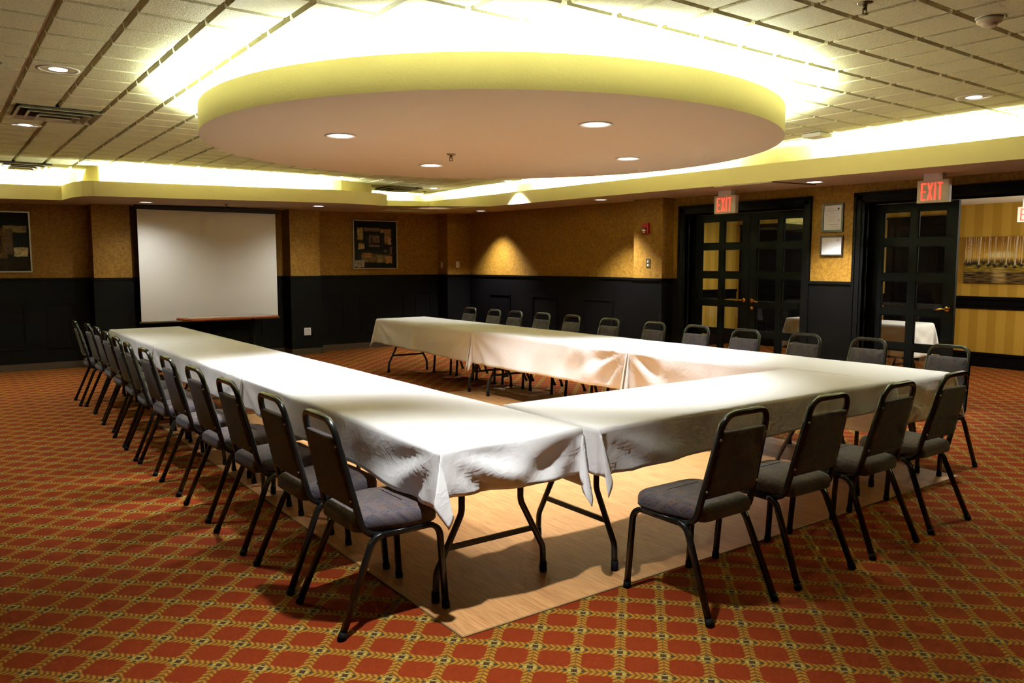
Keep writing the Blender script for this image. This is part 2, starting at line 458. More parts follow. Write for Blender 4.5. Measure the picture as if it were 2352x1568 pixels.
def leaf(name, y0, y1, hinge_far, deadbolt=False):
    mb = MB(); x0,x1 = XD,XD+.042; st=.113; mu=.08; zt=2.150
    pw = (y1-y0-2*st-mu)/2
    mb.box(x0,x1,y0+.003,y0+st,.012,zt); mb.box(x0,x1,y1-st,y1-.003,.012,zt); mb.box(x0,x1,y0+st+pw,y0+st+pw+mu,.012,zt)
    zz = [zt]+[z for r in ROWS for z in r]+[.012]
    for i in range(0,len(zz),2):
        for a in (y0+st,y0+st+pw+mu): mb.box(x0,x1,a,a+pw,zz[i+1],zz[i])
    for (a,b) in ROWS:                                  # glazing bead round each pane
        for ya in (y0+st,y0+st+pw+mu):
            w=.012
            for q in ((ya,ya+pw,a-w,a),(ya,ya+pw,b,b+w),(ya,ya+w,b,a),(ya+pw-w,ya+pw,b,a)): mb.box(x0+.006,x0+.018,*q)
    o = struct(mb, name, M['blackdoor'])
    g = MB()
    for (a,b) in ROWS:
        for ya in (y0+st,y0+st+pw+mu): g.box(x0+.019,x0+.024,ya,ya+pw,b,a)
    g.build('pane', M['glass'], o)
    yh = y0+.062 if hinge_far else y1-.062
    s = 1 if hinge_far else -1
    h = MB().lathe([(.0,-.030),(.026,-.028),(.031,-.012),(.034,-.004),(.034,0)], 20, (x0,yh,1.04), 'X')
    h.lathe([(.012,-.055),(.012,-.02)], 12, (x0,yh,1.04), 'X')
    h.tube(fillet([(x0-.052,yh-s*.012,1.04),(x0-.058,yh+s*.03,1.04),(x0-.056,yh+s*.075,1.032),(x0-.048,yh+s*.118,1.018)], .03, 3), circ(.009,10))
    h.build('door_handle', M['brass'], o)
    if deadbolt:
        k = MB().lathe([(.0,-.026),(.018,-.024),(.024,-.010),(.030,-.004),(.030,0)], 18, (x0,yh,.942), 'X')
        k.build('deadbolt', M['brass'], o)
    return o
leaf('door_1', 3.70, 4.60, True)
leaf('door_2', 2.80, 3.70, False, True)
leaf('door_3', 1.15, 2.05, True)

# ------------------------------------------------------------------ tiled ceiling
PX, X0 = .3231, -.133
PY, Y0 = .3368, -.126
cz = MB(); g=.020; dz=.020
ix0, ix1 = int((XL-X0)//PX), int((6.2-X0)//PX)+1
iy0, iy1 = int((YF-Y0)//PY), int((YW-Y0)//PY)+1
for i in range(ix0, ix1):
    for j in range(iy0, iy1):
        x0 = X0+i*PX; x1 = x0+PX; y0 = Y0+j*PY; y1 = y0+PY
        def ring(o, z): return [(x0+o,y0+o,z),(x1-o,y0+o,z),(x1-o,y1-o,z),(x0+o,y1-o,z)]
        vs = ring(0,ZC)+ring(.011,ZC)+ring(.013,ZC-.012)+ring(.019,ZC-.027)+ring(.021,ZC-.0275)
        fs = []
        for k in range(4):
            for q in range(4):
                fs.append((k*4+q, k*4+(q+1)%4, (k+1)*4+(q+1)%4, (k+1)*4+q))
        fs.append((16,17,18,19))
        cz.add(vs, fs[:4], 1); cz.add(vs, fs[4:], 0)
ceil = struct(cz, 'ceiling', [M['tile'], M['grid']], fix=False)
top = MB().box(XL-.2,XH+.2,YF-.2,YW+.2,ZC+.02,ZC+.12); struct(top, 'ceiling_slab', M['dark'])

# ------------------------------------------------------------------ dropped border with light trough
PL = [(XL,9.20),(-.21,9.18),(-.185,8.78),(-.16,8.48),(-.10,8.27),(.02,8.18),(.20,8.15),(.8,8.14),(1.6,8.11),(2.4,8.06),(3.05,8.03),(3.35,8.06),(3.68,8.16),(3.97,8.31),(4.16,8.50),(4.27,8.74),(4.34,9.1),(4.40,9.63),(5.56,9.63),(5.50,4.5),(5.50,YF)]
def offset(pl, d):
    out=[]
    n=len(pl)
    for i in range(n):
        p=Vector(pl[i])
        a=(p-Vector(pl[i-1])).normalized() if i>0 else None
        b=(Vector(pl[i+1])-p).normalized() if i<n-1 else None
        if a is None: nn=Vector((-b.y,b.x)); k=1
        elif b is None: nn=Vector((-a.y,a.x)); k=1
        else:
            na=Vector((-a.y,a.x)); nb=Vector((-b.y,b.x)); nn=(na+nb).normalized(); k=1/max(.45,nn.dot(na))
        q=p+nn*d*k; out.append((q.x,q.y))
    return out
def densify(pl, step=.6):
    out=[pl[0]]
    for a,b in zip(pl,pl[1:]):
        n=max(1,int(math.dist(a,b)/step))
        out+=[(a[0]+(b[0]-a[0])*k/n,a[1]+(b[1]-a[1])*k/n) for k in range(1,n+1)]
    return out
P0=densify(PL); P1=offset(P0,.045); P2=offset(P0,.235)
FH=.185
sb=MB(); n=len(P0)
def strip(A,za,B,zb,mi):
    vs=[(x,y,za(x,y)) for x,y in A]+[(x,y,zb(x,y)) for x,y in B]
    sb.add(vs,[(i,i+1,n+i+1,n+i) for i in range(n-1)],mi)
top_=lambda x,y: zs(x,y)+FH
strip(P0,zs,P0,top_,0); strip(P0,top_,P1,top_,0); strip(P1,top_,P1,lambda x,y: zs(x,y)+.03,0)
strip(P1,lambda x,y: zs(x,y)+.03,P2,lambda x,y: zs(x,y)+.03,0); strip(P2,lambda x,y: zs(x,y)+.03,P2,lambda x,y: ZC+.01,0)
poly=[(x,y,zs(x,y)) for x,y in P0]+[(XW,YF,zs(XW,YF)),(XW,YW,zs(XW,YW)),(XL,YW,zs(XL,YW))]
bm=bmesh.new(); vv=[bm.verts.new(p) for p in poly]; bm.faces.new(vv); bmesh.ops.triangulate(bm,faces=bm.faces[:]); bm.verts.index_update()
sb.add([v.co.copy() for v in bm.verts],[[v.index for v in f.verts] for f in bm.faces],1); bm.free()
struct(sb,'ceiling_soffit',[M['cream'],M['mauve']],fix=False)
ht=empty('access_hatch',(0,0,0)); tag(ht,'flush rectangular access hatch in the dropped border above the double doors','hatch')
hm=MB()
hx0,hx1,hy0,hy1=5.502,6.28,2.44,3.20
vs=[(x,y,zs(x,y)+dz_) for dz_ in (-.001,-.012) for x,y in ((hx0,hy0),(hx1,hy0),(hx1,hy1),(hx0,hy1))]
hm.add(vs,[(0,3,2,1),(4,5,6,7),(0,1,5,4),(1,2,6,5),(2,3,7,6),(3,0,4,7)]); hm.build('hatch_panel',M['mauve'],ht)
hm=MB()
for a in ((hx0,hx1,hy0-.008,hy0),(hx1,hx1+.008,hy0,hy1),(hx0,hx1,hy1,hy1+.008)):
    vs=[(x,y,zs(x,y)+dz_) for dz_ in (-.001,-.006) for x,y in ((a[0],a[2]),(a[1],a[2]),(a[1],a[3]),(a[0],a[3]))]
    hm.add(vs,[(0,3,2,1),(4,5,6,7),(0,1,5,4),(1,2,6,5),(2,3,7,6),(3,0,4,7)])
hm.build('shadow_gap',M['dark'],ht)

# round hanging canopy
CX,CY,CR,CB,CT=1.99,2.47,2.17,2.40,2.59
cl=MB(); N=128
def rg(r,z): return [(CX+r*cos(2*pi*i/N),CY+r*sin(2*pi*i/N),z) for i in range(N)]
R=[rg(CR,CB),rg(CR,CT),rg(CR-.05,CT),rg(CR-.05,CB+.04),rg(.9,CB+.04),rg(.9,ZC)]
cl.loft(R,0,False,False)
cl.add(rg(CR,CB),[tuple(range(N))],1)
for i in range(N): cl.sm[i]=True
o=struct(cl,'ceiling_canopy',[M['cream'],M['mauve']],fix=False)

# ------------------------------------------------------------------ lamps
def spot(name, loc, power, size=pi*.62, blend=.55, rad=.045, col=(1,.94,.86)):
    l=bpy.data.lights.new(name,'SPOT'); l.energy=power; l.spot_size=size; l.spot_blend=blend; l.shadow_soft_size=rad; l.color=col
    o=bpy.data.objects.new(name,l); COL.objects.link(o); o.location=loc; return o
def area(name, loc, sx, sy, power, col, rot=(pi,0,0)):
    l=bpy.data.lights.new(name,'AREA'); l.shape='RECTANGLE'; l.size=sx; l.size_y=sy; l.energy=power; l.color=col
    o=bpy.data.objects.new(name,l); COL.objects.link(o); o.location=loc; o.rotation_euler=rot; return o
def downlight(x,y,z,r,label,group,lamp='lamp',tilt=0):
    o=empty('downlight',(x,y,z)); tag(o,label,'ceiling light',group)
    MB().lathe([(r,0),(r+.018,-.001),(r+.020,-.004),(r+.002,-.006),(r-.004,-.002),(r-.004,.0)],32).build('trim_ring',M['white'],o)
    MB().lathe([(r-.004,-.0015),(r*.72,.0-.001)],32).build('reflector',M['reflector'],o,fix=False)
    k=.78 if r<.1 else .5
    MB().lathe([(r*k,-.0028),(r*k*.6,-.0045),(0.0,-.006)],32).build('lamp',M[lamp],o,fix=False)
    return o
COOL=(.95,.98,1.0)
KC,KS,KT=430,150,130
for (x,y,w) in ((.735,2.553,'the one farthest from the doors'),(1.877,1.156,'the one nearest the camera'),(2.104,3.643,'the one nearest the screen wall'),(3.231,2.247,'the one nearest the doors')):
    downlight(x,y,CB,.093,'bright downlight under the round canopy, '+w,'downlights in the round canopy')
    spot('canopy_spot',(x,y,CB-.03),KC,radians(92),.9,.05,COOL)
for (x,y,w) in ((-.93,3.09,'high in the tiles, just above the square air vent'),(-.90,5.57,'beside the lower edge of the square air vent'),(-1.10,9.2,'farthest back beside the screen-wall light trough'),(4.63,.075,'beyond the round canopy, past the ceiling sensor'),(5.03,8.55,'beside the small vent in the far corner of the tiles'),(5.34,6.914,'far from camera, just beyond the edge of the round canopy')):
    if y==9.2: y=8.75
    downlight(x,y,ZC-.025,.105,'downlight in the tiled ceiling, '+w,'downlights in the tiled ceiling')
    spot('ceiling_spot',(x,y,ZC-.06),KT,radians(100),.3 if y==6.914 else 1.0,.05,COOL)
for (x,y) in ((-.20,-.36),(2.0,-2.5),(4.6,-2.6)):   # the tile lights above and behind the camera
    downlight(x,y,ZC-.025,.105,'round downlight in the tiled ceiling above or behind the viewer','downlights out of view')
    spot('ceiling_spot',(x,y,ZC-.06),KT*(3.1 if x==-.20 else .6),radians(76),1.0,.04,COOL)
for (x,y,w,p,lm) in ((5.964,2.245,'between the two exit signs',2.5,'lamp'),(5.944,5.556,'above the pilaster with the red alarm',2.4,'lampdim'),(6.15,8.859,'nearest the room corner by the light switches',2.4,'lampdim'),(3.174,8.838,'bright, beside the framed painting end of the screen',.5,'lamp'),(.783,9.066,'dim, over the near end of the screen',.4,'lampdim')):
    downlight(x,y,zs(x,y)-.001,.085,'small downlight in the dropped border, '+w,'downlights in the dropped border',lm)
    spot('border_spot',(x,y,zs(x,y)-.03),KS*p,radians(100 if p>2 else 150),.85 if p>2 else 1.0,.05,COOL)

WARM=(.90,1,.78)
# tubes lying in the light troughs (hidden behind the lips)
KR=74
NR=26
for i in range(NR):
    a=2*pi*i/NR; r=CR-.20
    area('canopy_tube',(CX+r*cos(a),CY+r*sin(a),CB+.135),.44,.09,KR,WARM,(pi,0,a+pi/2))
def trough(a,b,p=1.0):
    a=Vector(a);b=Vector(b);m=(a+b)/2;L=(b-a).length;ang=atan2(b.y-a.y,b.x-a.x)
    area('trough_tube',(m.x,m.y,zs(m.x,m.y)+.115),L,.06,KT2*L*p,WARM,(pi,0,ang))
KT2=120
PM=.14
for a,b,p in (((-4.9,9.2+PM),(-3.2,9.2+PM),1),((-3.0,9.2+PM),(-1.7,9.2+PM),1),((-1.6,9.2+PM),(-.40,9.18+PM),1.3),
          ((.25,8.15+PM),(1.25,8.13+PM),1),((1.75,8.10+PM),(2.95,8.03+PM),1),((4.60,9.63+PM),(5.10,9.63+PM),1),
          ((5.52+PM,9.2),(5.52+PM,7.6),1),((5.51+PM,6.6),(5.51+PM,5.0),1),((5.5+PM,4.8),(5.5+PM,3.3),1),((5.5+PM,1.85),(5.5+PM,.35),1.2),((5.5+PM,-.9),(5.5+PM,-2.1),1),((5.5+PM,-2.6),(5.5+PM,-3.8),1)):
    trough(a,b,p)
# corridor lights
area('corridor_lamp',(8.6,1.2,2.35),1.2,.6,34,(1,.96,.84),(0,0,0))
area('corridor_lamp',(9.3,5.4,2.35),1.2,.6,34,(1,.96,.84),(0,0,0))
area('corridor_fill',(9.6,-.9,1.7),.6,.3,110,(1,.96,.84),(radians(145),0,0))  # added fill light out of view, without a fixture; brightens the corridor ceiling

# ------------------------------------------------------------------ ceiling fittings
def vent(x,y,label,s=.30):
    o=empty('ceiling_vent',(x,y,ZC-.024)); tag(o,label,'air vent','square ceiling vents')
    mb=MB(); mb.box(-s,s,-s,s,-.004,.002); mb.build('backing',M['dark'],o)
    for k in range(4):
        a=s-.004-k*.072; i=a-.036 if k<3 else 0.0; f=MB()
        z1=-.004-.012*k; z2=z1-.026
        q=lambda r,z:[(-r,-r,z),(r,-r,z),(r,r,z),(-r,r,z)]
        if k<3: f.loft([q(a,z2),q(a,z2+.004),q(i+.006,z1),q(i,z1),q(a-.006,z2),q(a,z2)],0,False,False)
        else: f.loft([q(a,z2),q(a,z2+.006)],0,False,True)
        f.build('louvre_ring',M['ventmetal'],o)
    return o
vent(-.75,4.78,'square louvred air vent among the tiles between two downlights')
vent(-.66,8.86,'square louvred air vent in front of the light trough by the screen wall')
vent(4.55,8.85,'square louvred air vent in the far corner of the tiled ceiling')
def sprinkler(x,y,z,label,dz=.0):
    o=empty('fire_sprinkler',(x,y,z)); tag(o,label,'sprinkler','fire sprinkler heads')
    MB().lathe([(.0,-.012),(.030,-.010),(.038,-.002),(.038,0)],20).build('escutcheon',M['bronze'],o)
    MB().lathe([(.010,-.035),(.010,-.01)],10).build('stem',M['bronze'],o)
    f=MB(); f.box(-.016,-.012,-.003,.003,-.055,-.03); f.box(.012,.016,-.003,.003,-.055,-.03); f.box(-.016,.016,-.003,.003,-.036,-.032); f.lathe([(0,-.060),(.018,-.058),(.018,-.055)],14); f.build('deflector',M['bronze'],o)
sprinkler(1.855,2.893,CB,'bronze sprinkler head hanging under the round canopy')
sprinkler(1.968,-.62,ZC-.024,'sprinkler head in the tiles near the smoke detector')
sprinkler(-1.26,3.10,ZC-.024,'sprinkler head in the tiles beside the highest downlight of the tile row')
sprinkler(5.2,9.15,ZC-.024,'sprinkler head in the far corner of the tiles beside a downlight')
sprinkler(1.83,8.95,zs(1.83,8.95),'sprinkler head under the dropped border above the projection screen')
o=empty('smoke_detector',(2.69,-.86,ZC-.024)); tag(o,'round white smoke detector on the tiled ceiling','smoke detector')
MB().lathe([(.055,-.006),(.066,-.004),(.066,0)],28).build('mounting_plate',M['steel'],o)
MB().lathe([(.0,-.048),(.028,-.047),(.036,-.040),(.038,-.030),(.055,-.028),(.060,-.020),(.060,-.006)],28).build('housing',M['ivory'],o)
o=empty('ceiling_sensor',(5.15,1.70,ZC-.024)); tag(o,'flat square white sensor box on the ceiling tiles','sensor')
MB().box(-.095,.095,-.095,.095,-.045,-.010,0,.004).build('housing',M['white'],o); MB().box(-.05,.05,-.05,.05,-.012,0).build('base_plate',M['steel'],o)

# ------------------------------------------------------------------ exit signs
def exit_sign(loc, w, h, label, half=False):
    o=empty('exit_sign',loc); tag(o,label,'exit sign')
    MB().box(0,.055,-w/2,w/2,0,h,0,.004).build('housing',M['signface'],o)
    zt=zs(loc[0],loc[1])-loc[2] if loc[0]<XW else .345
    MB().box(-.01,.065,-w*.30,w*.30,h,h+max(.03,min(.2,zt-h)),0,.004).build('ceiling_mount',M['white'],o)
    L=MB(); t=.003; lh=h*.76; z0=h*.12; lw=w*.150; st=w*.046; gap=w*.050
    ys=w*.5-w*.13   # letters read from +Y to -Y seen from -X
    def B(a,b,z1,z2): L.box(-t,0,min(ys-a,ys-b),max(ys-a,ys-b),z0+z1,z0+z2)
    c=0.0
    B(c,c+st,0,lh); 
    for z in (0,lh/2-st*.4,lh-st*.8): B(c+st,c+lw,z,z+st*.8)
    c+=lw+gap
    xw=lw*1.15
    for (a0,a1) in ((c,c+xw-st),(c+xw-st,c)):
        vs=[]
        for q in (-t,0):
            vs+=[(q,ys-a0,z0),(q,ys-a0-st,z0),(q,ys-a1-st,z0+lh),(q,ys-a1,z0+lh)]
        if a0>a1: vs=[(v[0]-.0004,v[1],v[2]) for v in vs]
        L.add(vs,[(0,1,2,3),(4,7,6,5),(0,4,5,1),(1,5,6,2),(2,6,7,3),(3,7,4,0)])
    c+=xw+gap
    B(c,c+st,0,lh); c+=st+gap
    B(c,c+lw*1.05,lh-st*.8,lh); B(c+lw*1.05/2-st/2,c+lw*1.05/2+st/2,0,lh-st*.8)
    L.build('lettering',M['exitred'],o)
exit_sign((6.10,3.532,2.105),.318,.212,'lit EXIT sign hanging in front of the closed double doors')
exit_sign((6.10,1.069,2.084),.300,.212,'lit EXIT sign hanging in front of the open doorway')
exit_sign((9.40,1.50,2.02),.28,.19,'EXIT sign out in the yellow corridor, above the birch painting')

# ------------------------------------------------------------------ wall things
def cert(y0,y1,z0,z1,label,fm,bw,lines):
    o=empty('framed_certificate',(XW,(y0+y1)/2,(z0+z1)/2)); tag(o,label,'framed notice')
    w=(y1-y0)/2; h=(z1-z0)/2; f=MB()
    for q in ((-w,w,h-bw,h),(-w,w,-h,-h+bw),(-w,-w+bw,-h+bw,h-bw),(w-bw,w,-h+bw,h-bw)): f.box(-.022,0,*q)
    f.build('frame',fm,o); MB().box(-.012,-.002,-w+bw,w-bw,-h+bw,h-bw).build('paper',M['paper'],o)
    t=MB()
    for (a,b,z,hh) in lines:    # a,b measured from the +Y edge (reading side), 0..1
        t.box(-.0128,-.0121,w-bw-(2*w-2*bw)*b,w-bw-(2*w-2*bw)*a,-h+bw+(2*h-2*bw)*z,-h+bw+(2*h-2*bw)*(z+hh))
    t.build('printed_text',M['ink'],o)
    return o,w-bw,h-bw
o,w,h=cert(2.291,2.552,1.86,2.178,'black framed printed licence with a dark emblem, above the other notice',M['frameblack'],.022,
   [(.22,.62,.87,.010),(.17,.85,.78,.016),(.38,.60,.72,.008),(.36,.56,.70,.008),(.08,.8,.65,.005),(.08,.25,.61,.006),(.25,.8,.56,.006),(.25,.7,.53,.005),(.17,.75,.47,.006),(.2,.66,.44,.006),(.25,.66,.39,.005),(.25,.62,.36,.005),(.25,.66,.33,.005),(.75,.92,.40,.02),(.76,.90,.36,.02),(.17,.82,.22,.014),(.42,.86,.14,.01)])
MB().lathe([(0,-.0135),(.012,-.0130),(.012,-.0121)],14,(0,-w*.62,h*.72),'X').build('emblem',M['inkdark'],o)
cert(2.283,2.565,1.592,1.818,'small dark framed white notice hanging under the printed licence',M['framebrown'],.016,
   [(.4,.62,.92,.006),(.2,.26,.55,.02),(.42,.5,.72,.006),(.74,.86,.8,.05),(.65,.75,.5,.01),(.4,.55,.3,.006),(.5,.62,.2,.006)])
# fire strobe
o=empty('fire_alarm_strobe',(6.40,5.10,1.985)); tag(o,'red fire alarm strobe on the pilaster beside the double doors','fire alarm')
MB().box(-.045,0,-.058,.058,-.075,.08,0,.006).build('wall_mount',M['red'],o)
MB().lathe([(0,-.050),(.022,-.044),(.040,-.018),(.044,0)],18,(-.045,.008,-.022),'X').build('strobe_lens',M['chrome'],o)
# plates
def plate(name,loc,w,h,face,label,cat,mat,kind,group=None):
    o=empty(name,loc); tag(o,label,cat,group)
    mb=MB(); q=MB()
    if face=='-Y':
        mb.box(-w/2,w/2,-.006,0,-h/2,h/2,0,.002)
        if kind=='outlet':
            for sx in (-1,1):
                for sz in (-1,1): q.box(sx*w*.22-.012,sx*w*.22+.012,-.0085,-.006,sz*h*.22-.014,sz*h*.22+.014)
        else: q.box(-.006,.006,-.014,-.006,-.016,.016)
    else:
        mb.box(-.006,0,-w/2,w/2,-h/2,h/2,0,.002)
        if kind=='control':
            q.box(-.010,-.006,-.014,.014,-.040,-.012); q.box(-.010,-.006,-.012,.012,.01,.04)
        else: q.box(-.014,-.006,-.006,.006,-.016,.016)
    mb.build('plate',mat,o); q.build('socket' if kind=='outlet' else 'toggle',M['ivory'] if mat!=M['ivory'] else M['white'],o)
plate('power_outlet',(3.378,YP-T,.382),.118,.125,'-Y','white double power outlet low on the black pilaster beside the screen','outlet',M['white'],'outlet')
plate('light_switch',(6.342,YP,1.49),.075,.115,'-Y','white light switch on the corner column face toward the camera','light switch',M['white'],'switch')
plate('light_switch',(6.125,10.135,1.482),.075,.115,'-X','ivory light switch on the shaded side of the corner column','light switch',M['ivory'],'switch')
plate('wall_control',(6.40,5.07,1.512),.085,.125,'-X','bronze control plate on the pilaster below the red alarm','switch plate',M['bronze'],'control')

# paintings
def rects(m, u, v, base, items, jag=.0):
    c=base
    n=(m.noise(m.vec('Generated'),14,3)-.5)*jag
    for (u0,u1,v0,v1,col,k) in items:
        d=((u+n-(u0+u1)/2).abs()-(u1-u0)/2).max((v+n-(v0+v1)/2).abs()-(v1-v0)/2)
        f=(1.0-d.step(-.012,.006))*k
        c=m.mix(f,c,col)
    return c
def art_a():
    m=Mt('abstract_collage_painting',.6,spec=.08); gx,gy,gz=m.coord('Generated')
    items=[(.08,.22,.60,.86,(.32,.22,.08),.9),(.10,.22,.50,.58,(.04,.02,.01),.9),(.10,.24,.40,.52,(.42,.33,.16),.9),(.24,.62,.78,.86,(.16,.09,.06),.9),(.62,.88,.52,.84,(.26,.15,.08),.85),
      (.80,.88,.5,.66,(.40,.24,.16),.9),(.17,.85,.12,.30,(.17,.12,.06),.9),(.18,.42,.23,.32,(.36,.17,.07),.8),(.54,.66,.12,.26,(.30,.24,.11),.8),(.74,.90,.10,.26,(.38,.20,.08),.9),(.84,.9,.28,.46,(.16,.08,.07),.9),
      (.26,.72,.34,.76,(.010,.012,.012),1.0),(.345,.60,.45,.70,(.13,.08,.07),1.0),(.395,.435,.53,.67,(.02,.012,.010),1.0),(.475,.495,.53,.60,(.03,.018,.014),.9),(.53,.56,.53,.635,(.02,.012,.010),.9),(.345,.60,.49,.54,(.02,.01,.01),1.0),(.345,.60,.455,.475,(.2,.15,.13),1.0),
      (.68,.82,.28,.43,(.008,.010,.011),1.0),(.71,.78,.33,.40,(.10,.08,.045),1.0),(.015,.24,.015,.165,(.30,.25,.18),1.0)]
    c=rects(m,gx,gz,(.006,.0065,.006),items,.05)
    n=m.noise(m.vec('Generated'),16,5,.7); c=m.scale(c,n.step(.25,.75)*1.5+.35); m.color(c); return m.m
def art_b():
    m=Mt('abstract_landscape_painting',.6,spec=.08); gx,gy,gz=m.coord('Generated')
    items=[(.0,.72,.20,.74,(.11,.065,.03),.85),(.05,.66,.42,.60,(.006,.006,.006),1.0),(.10,.635,.44,.58,(.19,.15,.085),1.0),(.10,.635,.44,.49,(.05,.03,.025),.9),(.0,1.0,.0,.22,(.018,.013,.008),.8),
      (.68,.97,.66,.78,(.26,.21,.13),.9),(.69,.80,.28,.72,(.12,.08,.06),.9),(.79,.97,.25,.66,(.008,.010,.014),1.0),(.80,.975,.25,.41,(.58,.55,.38),1.0)]
    c=rects(m,gx,gz,(.006,.007,.006),items,.04)
    n=m.noise(m.vec('Generated'),12,5,.7); c=m.scale(c,n.step(.25,.75)*1.3+.4); m.color(c); return m.m
def framed(x0,x1,z0,z1,label,art):
    o=empty('framed_painting',((x0+x1)/2,YW,(z0+z1)/2)); tag(o,label,'painting')
    w=(x1-x0)/2;h=(z1-z0)/2;b=.018;f=MB()
    for q in ((-w,w,h-b,h),(-w,w,-h,-h+b),(-w,-w+b,-h+b,h-b),(w-b,w,-h+b,h-b)): f.box(q[0],q[1],-.045,0,q[2],q[3])
    f.build('frame',M['silver'],o); MB().box(-w+b,w-b,-.032,-.004,-h+b,h-b).build('canvas',art,o)
framed(4.375,5.24,1.412,2.275,'silver framed dark abstract collage painting nearest the room corner',art_a())
framed(-1.48,-.49,1.385,2.225,'silver framed dark landscape painting cut off beyond the screen',art_b())
def art_c():
    m=Mt('birch_forest_painting',.6,spec=.1); gx,gy,gz=m.coord('Generated'); u=(1.0-gy)*2.0; u=u-u.floor(); v=gz
    sky=m.mix(v.step(.45,1.0),(.66,.40,.05),(.24,.095,.010))
    glow=1.0-(((u-.58)*(u-.58)*5.0+(v-.60)*(v-.60)*40.0).sqrt()).step(.1,.75)
    c=m.mix(glow,sky,(.75,.62,.26))
    c=m.mix((1.0-v.step(.46,.58))*.9,c,(.05,.022,.006))
    thin=m.noise(m.comb(u*60.0,v*.6,0.0),1.0,2); c=m.mix(thin.step(.55,.68)*(v>.44)*.55,c,(.055,.035,.015))
    thin2=m.noise(m.comb(u*75.0,v*.5,7.0),1.0,2); c=m.mix(thin2.step(.62,.70)*(v>.42)*.6,c,(.45,.38,.2))
    grass=m.mix(m.noise(m.comb(u*6.0,v*40.0,0.0),1.0,3).step(.3,.7),(.09,.05,.008),(.34,.25,.03)); c=m.mix((v<.43)*1.0,c,grass)
    water=m.mix(m.noise(m.comb(u*5.0,v*45.0,2.0),1.0,3).step(.35,.7),(.018,.012,.008),(.20,.12,.03)); c=m.mix((v<.245)*1.0,c,water)
    refl=(1.0-(((u-.58)*(u-.58)*60.0)).step(.0,1.2))*(1.0-v.step(.25,.40))*m.noise(m.comb(u*4.0,v*50.0,5.0),1.0,3).step(.3,.75); c=m.mix(refl*.8,c,(.60,.42,.14))
    for (a,w,b0) in ((.018,.010,.41),(.065,.012,.40),(.085,.007,.42),(.108,.014,.40),(.15,.006,.42),(.185,.006,.43),(.22,.006,.42),(.33,.006,.43),(.43,.007,.40),(.50,.006,.39),(.60,.006,.40),(.625,.006,.41),(.74,.009,.41),(.80,.006,.42),(.89,.008,.41),(.265,.026,.36),(.405,.016,.38),(.515,.009,.37),(.705,.022,.36),(.845,.030,.35),(.93,.014,.38)):
        lean=(1.0-v)*(-.035) if w>.02 else (1.0-v)*(-.01)
        d=(u-a-lean).abs()
        bark=m.noise(m.comb(u*20.0,v*28.0,a*50),1.0,2).step(.62,.68)
        tc=m.mix(bark,(.55,.48,.30),(.06,.045,.03))
        c=m.mix((1.0-d.step(w*.35,w*.55))*(v>b0)*1.0,c,tc)
        c=m.mix((1.0-(d+(v-b0).abs()*.8).step(.02,.05)),c,(.03,.025,.015))
    m.color(c); return m.m
cv=tag(MB().box(-.035,0,-.83,.83,-.333,.333,0,.006).build('wall_art_canvas',art_c(),loc=(XH-.001,2.012,1.558)),'unframed birch forest painting in golden light on the corridor wall','painting')

# projection screen
o=empty('projection_screen',(1.80,9.72,0)); tag(o,'large pale pull-down projection screen hanging before the far wall','projection screen')
s=MB(); s.box(-1.01,1.012,-.002,.002,.655,2.285); s.build('screen_fabric',M['screen'],o)
MB().box(-1.04,1.04,-.045,.045,2.285,2.352,0,.01).build('ceiling_mount',M['dark'],o)
MB().lathe([(.016,-1.035),(.016,1.035)],12,(0,0,.648),'X').build('bottom_bar',M['bronze'],o)

# side table in front of the screen (cut-corner top)
o=empty('side_table',(0,0,0)); tag(o,'small reddish wood-edged table in front of the projection screen','table')
q=[(1.21,8.60),(2.47,8.72),(2.40,9.30),(1.10,9.02)]; q=rpoly(q,[.03]*4,3)
def slab(pts,z0,z1): return [[(x,y,z) for x,y in pts] for z in (z0,z1)]
MB().loft(slab(q,.748,.752)).build('tabletop',M['walnut'],o)
cx=sum(p[0] for p in q)/len(q); cy=sum(p[1] for p in q)/len(q)
MB().loft(slab([(cx+(x-cx)*1.006,cy+(y-cy)*1.01) for x,y in q],.715,.747)).build('edge_band',M['cherry'],o)
for x in (1.5,2.15):
    MB().tube([(x,8.93,.02),(x,8.93,.715)],circ(.03,12)).build('pedestal',M['rubber'],o)
    MB().box(x-.03,x+.03,8.66,9.20,0,.03,0,.005).build('foot',M['rubber'],o)

# ------------------------------------------------------------------ corridor
hw=MB().box(XH,XH+.1,-3.2,7.15,0,2.6); struct(hw,'wall_corridor',M['hallpaper'])
he=MB().box(XW+.16,XH,7.0,7.1,0,2.6); struct(he,'wall_corridor_end',M['hallpaper'])
he=MB().box(XW+.16,XH,-3.2,-3.1,0,2.6); struct(he,'wall_corridor_near',M['hallpaper'])
hc=MB().box(XW+.16,XH,-3.2,7.1,2.37,2.47); struct(hc,'ceiling_corridor',plain('corridor_ceiling_paint',(.84,.81,.66),.8))
ht_=MB()
HB=((-3.1,3.0),(4.05,4.15))
for y0,y1 in HB:
    ht_.box(XH-.02,XH,y0,y1,0,.17); ht_.box(XH-.03,XH,y0,y1,.17,.212)
    ht_.box(XH-.035,XH,y0,y1,.985,1.03); ht_.box(XH-.018,XH,y0,y1,.85,.985); ht_.box(XH-.028,XH,y0,y1,.90,.93)
ht_.box(XW+.16,XH,6.98,7.0,0,.2); ht_.box(XW+.16,XH,6.965,7.0,.985,1.03); ht_.box(XW+.16,XH,6.982,7.0,.85,.985)
struct(ht_,'trim_5',M['black'])
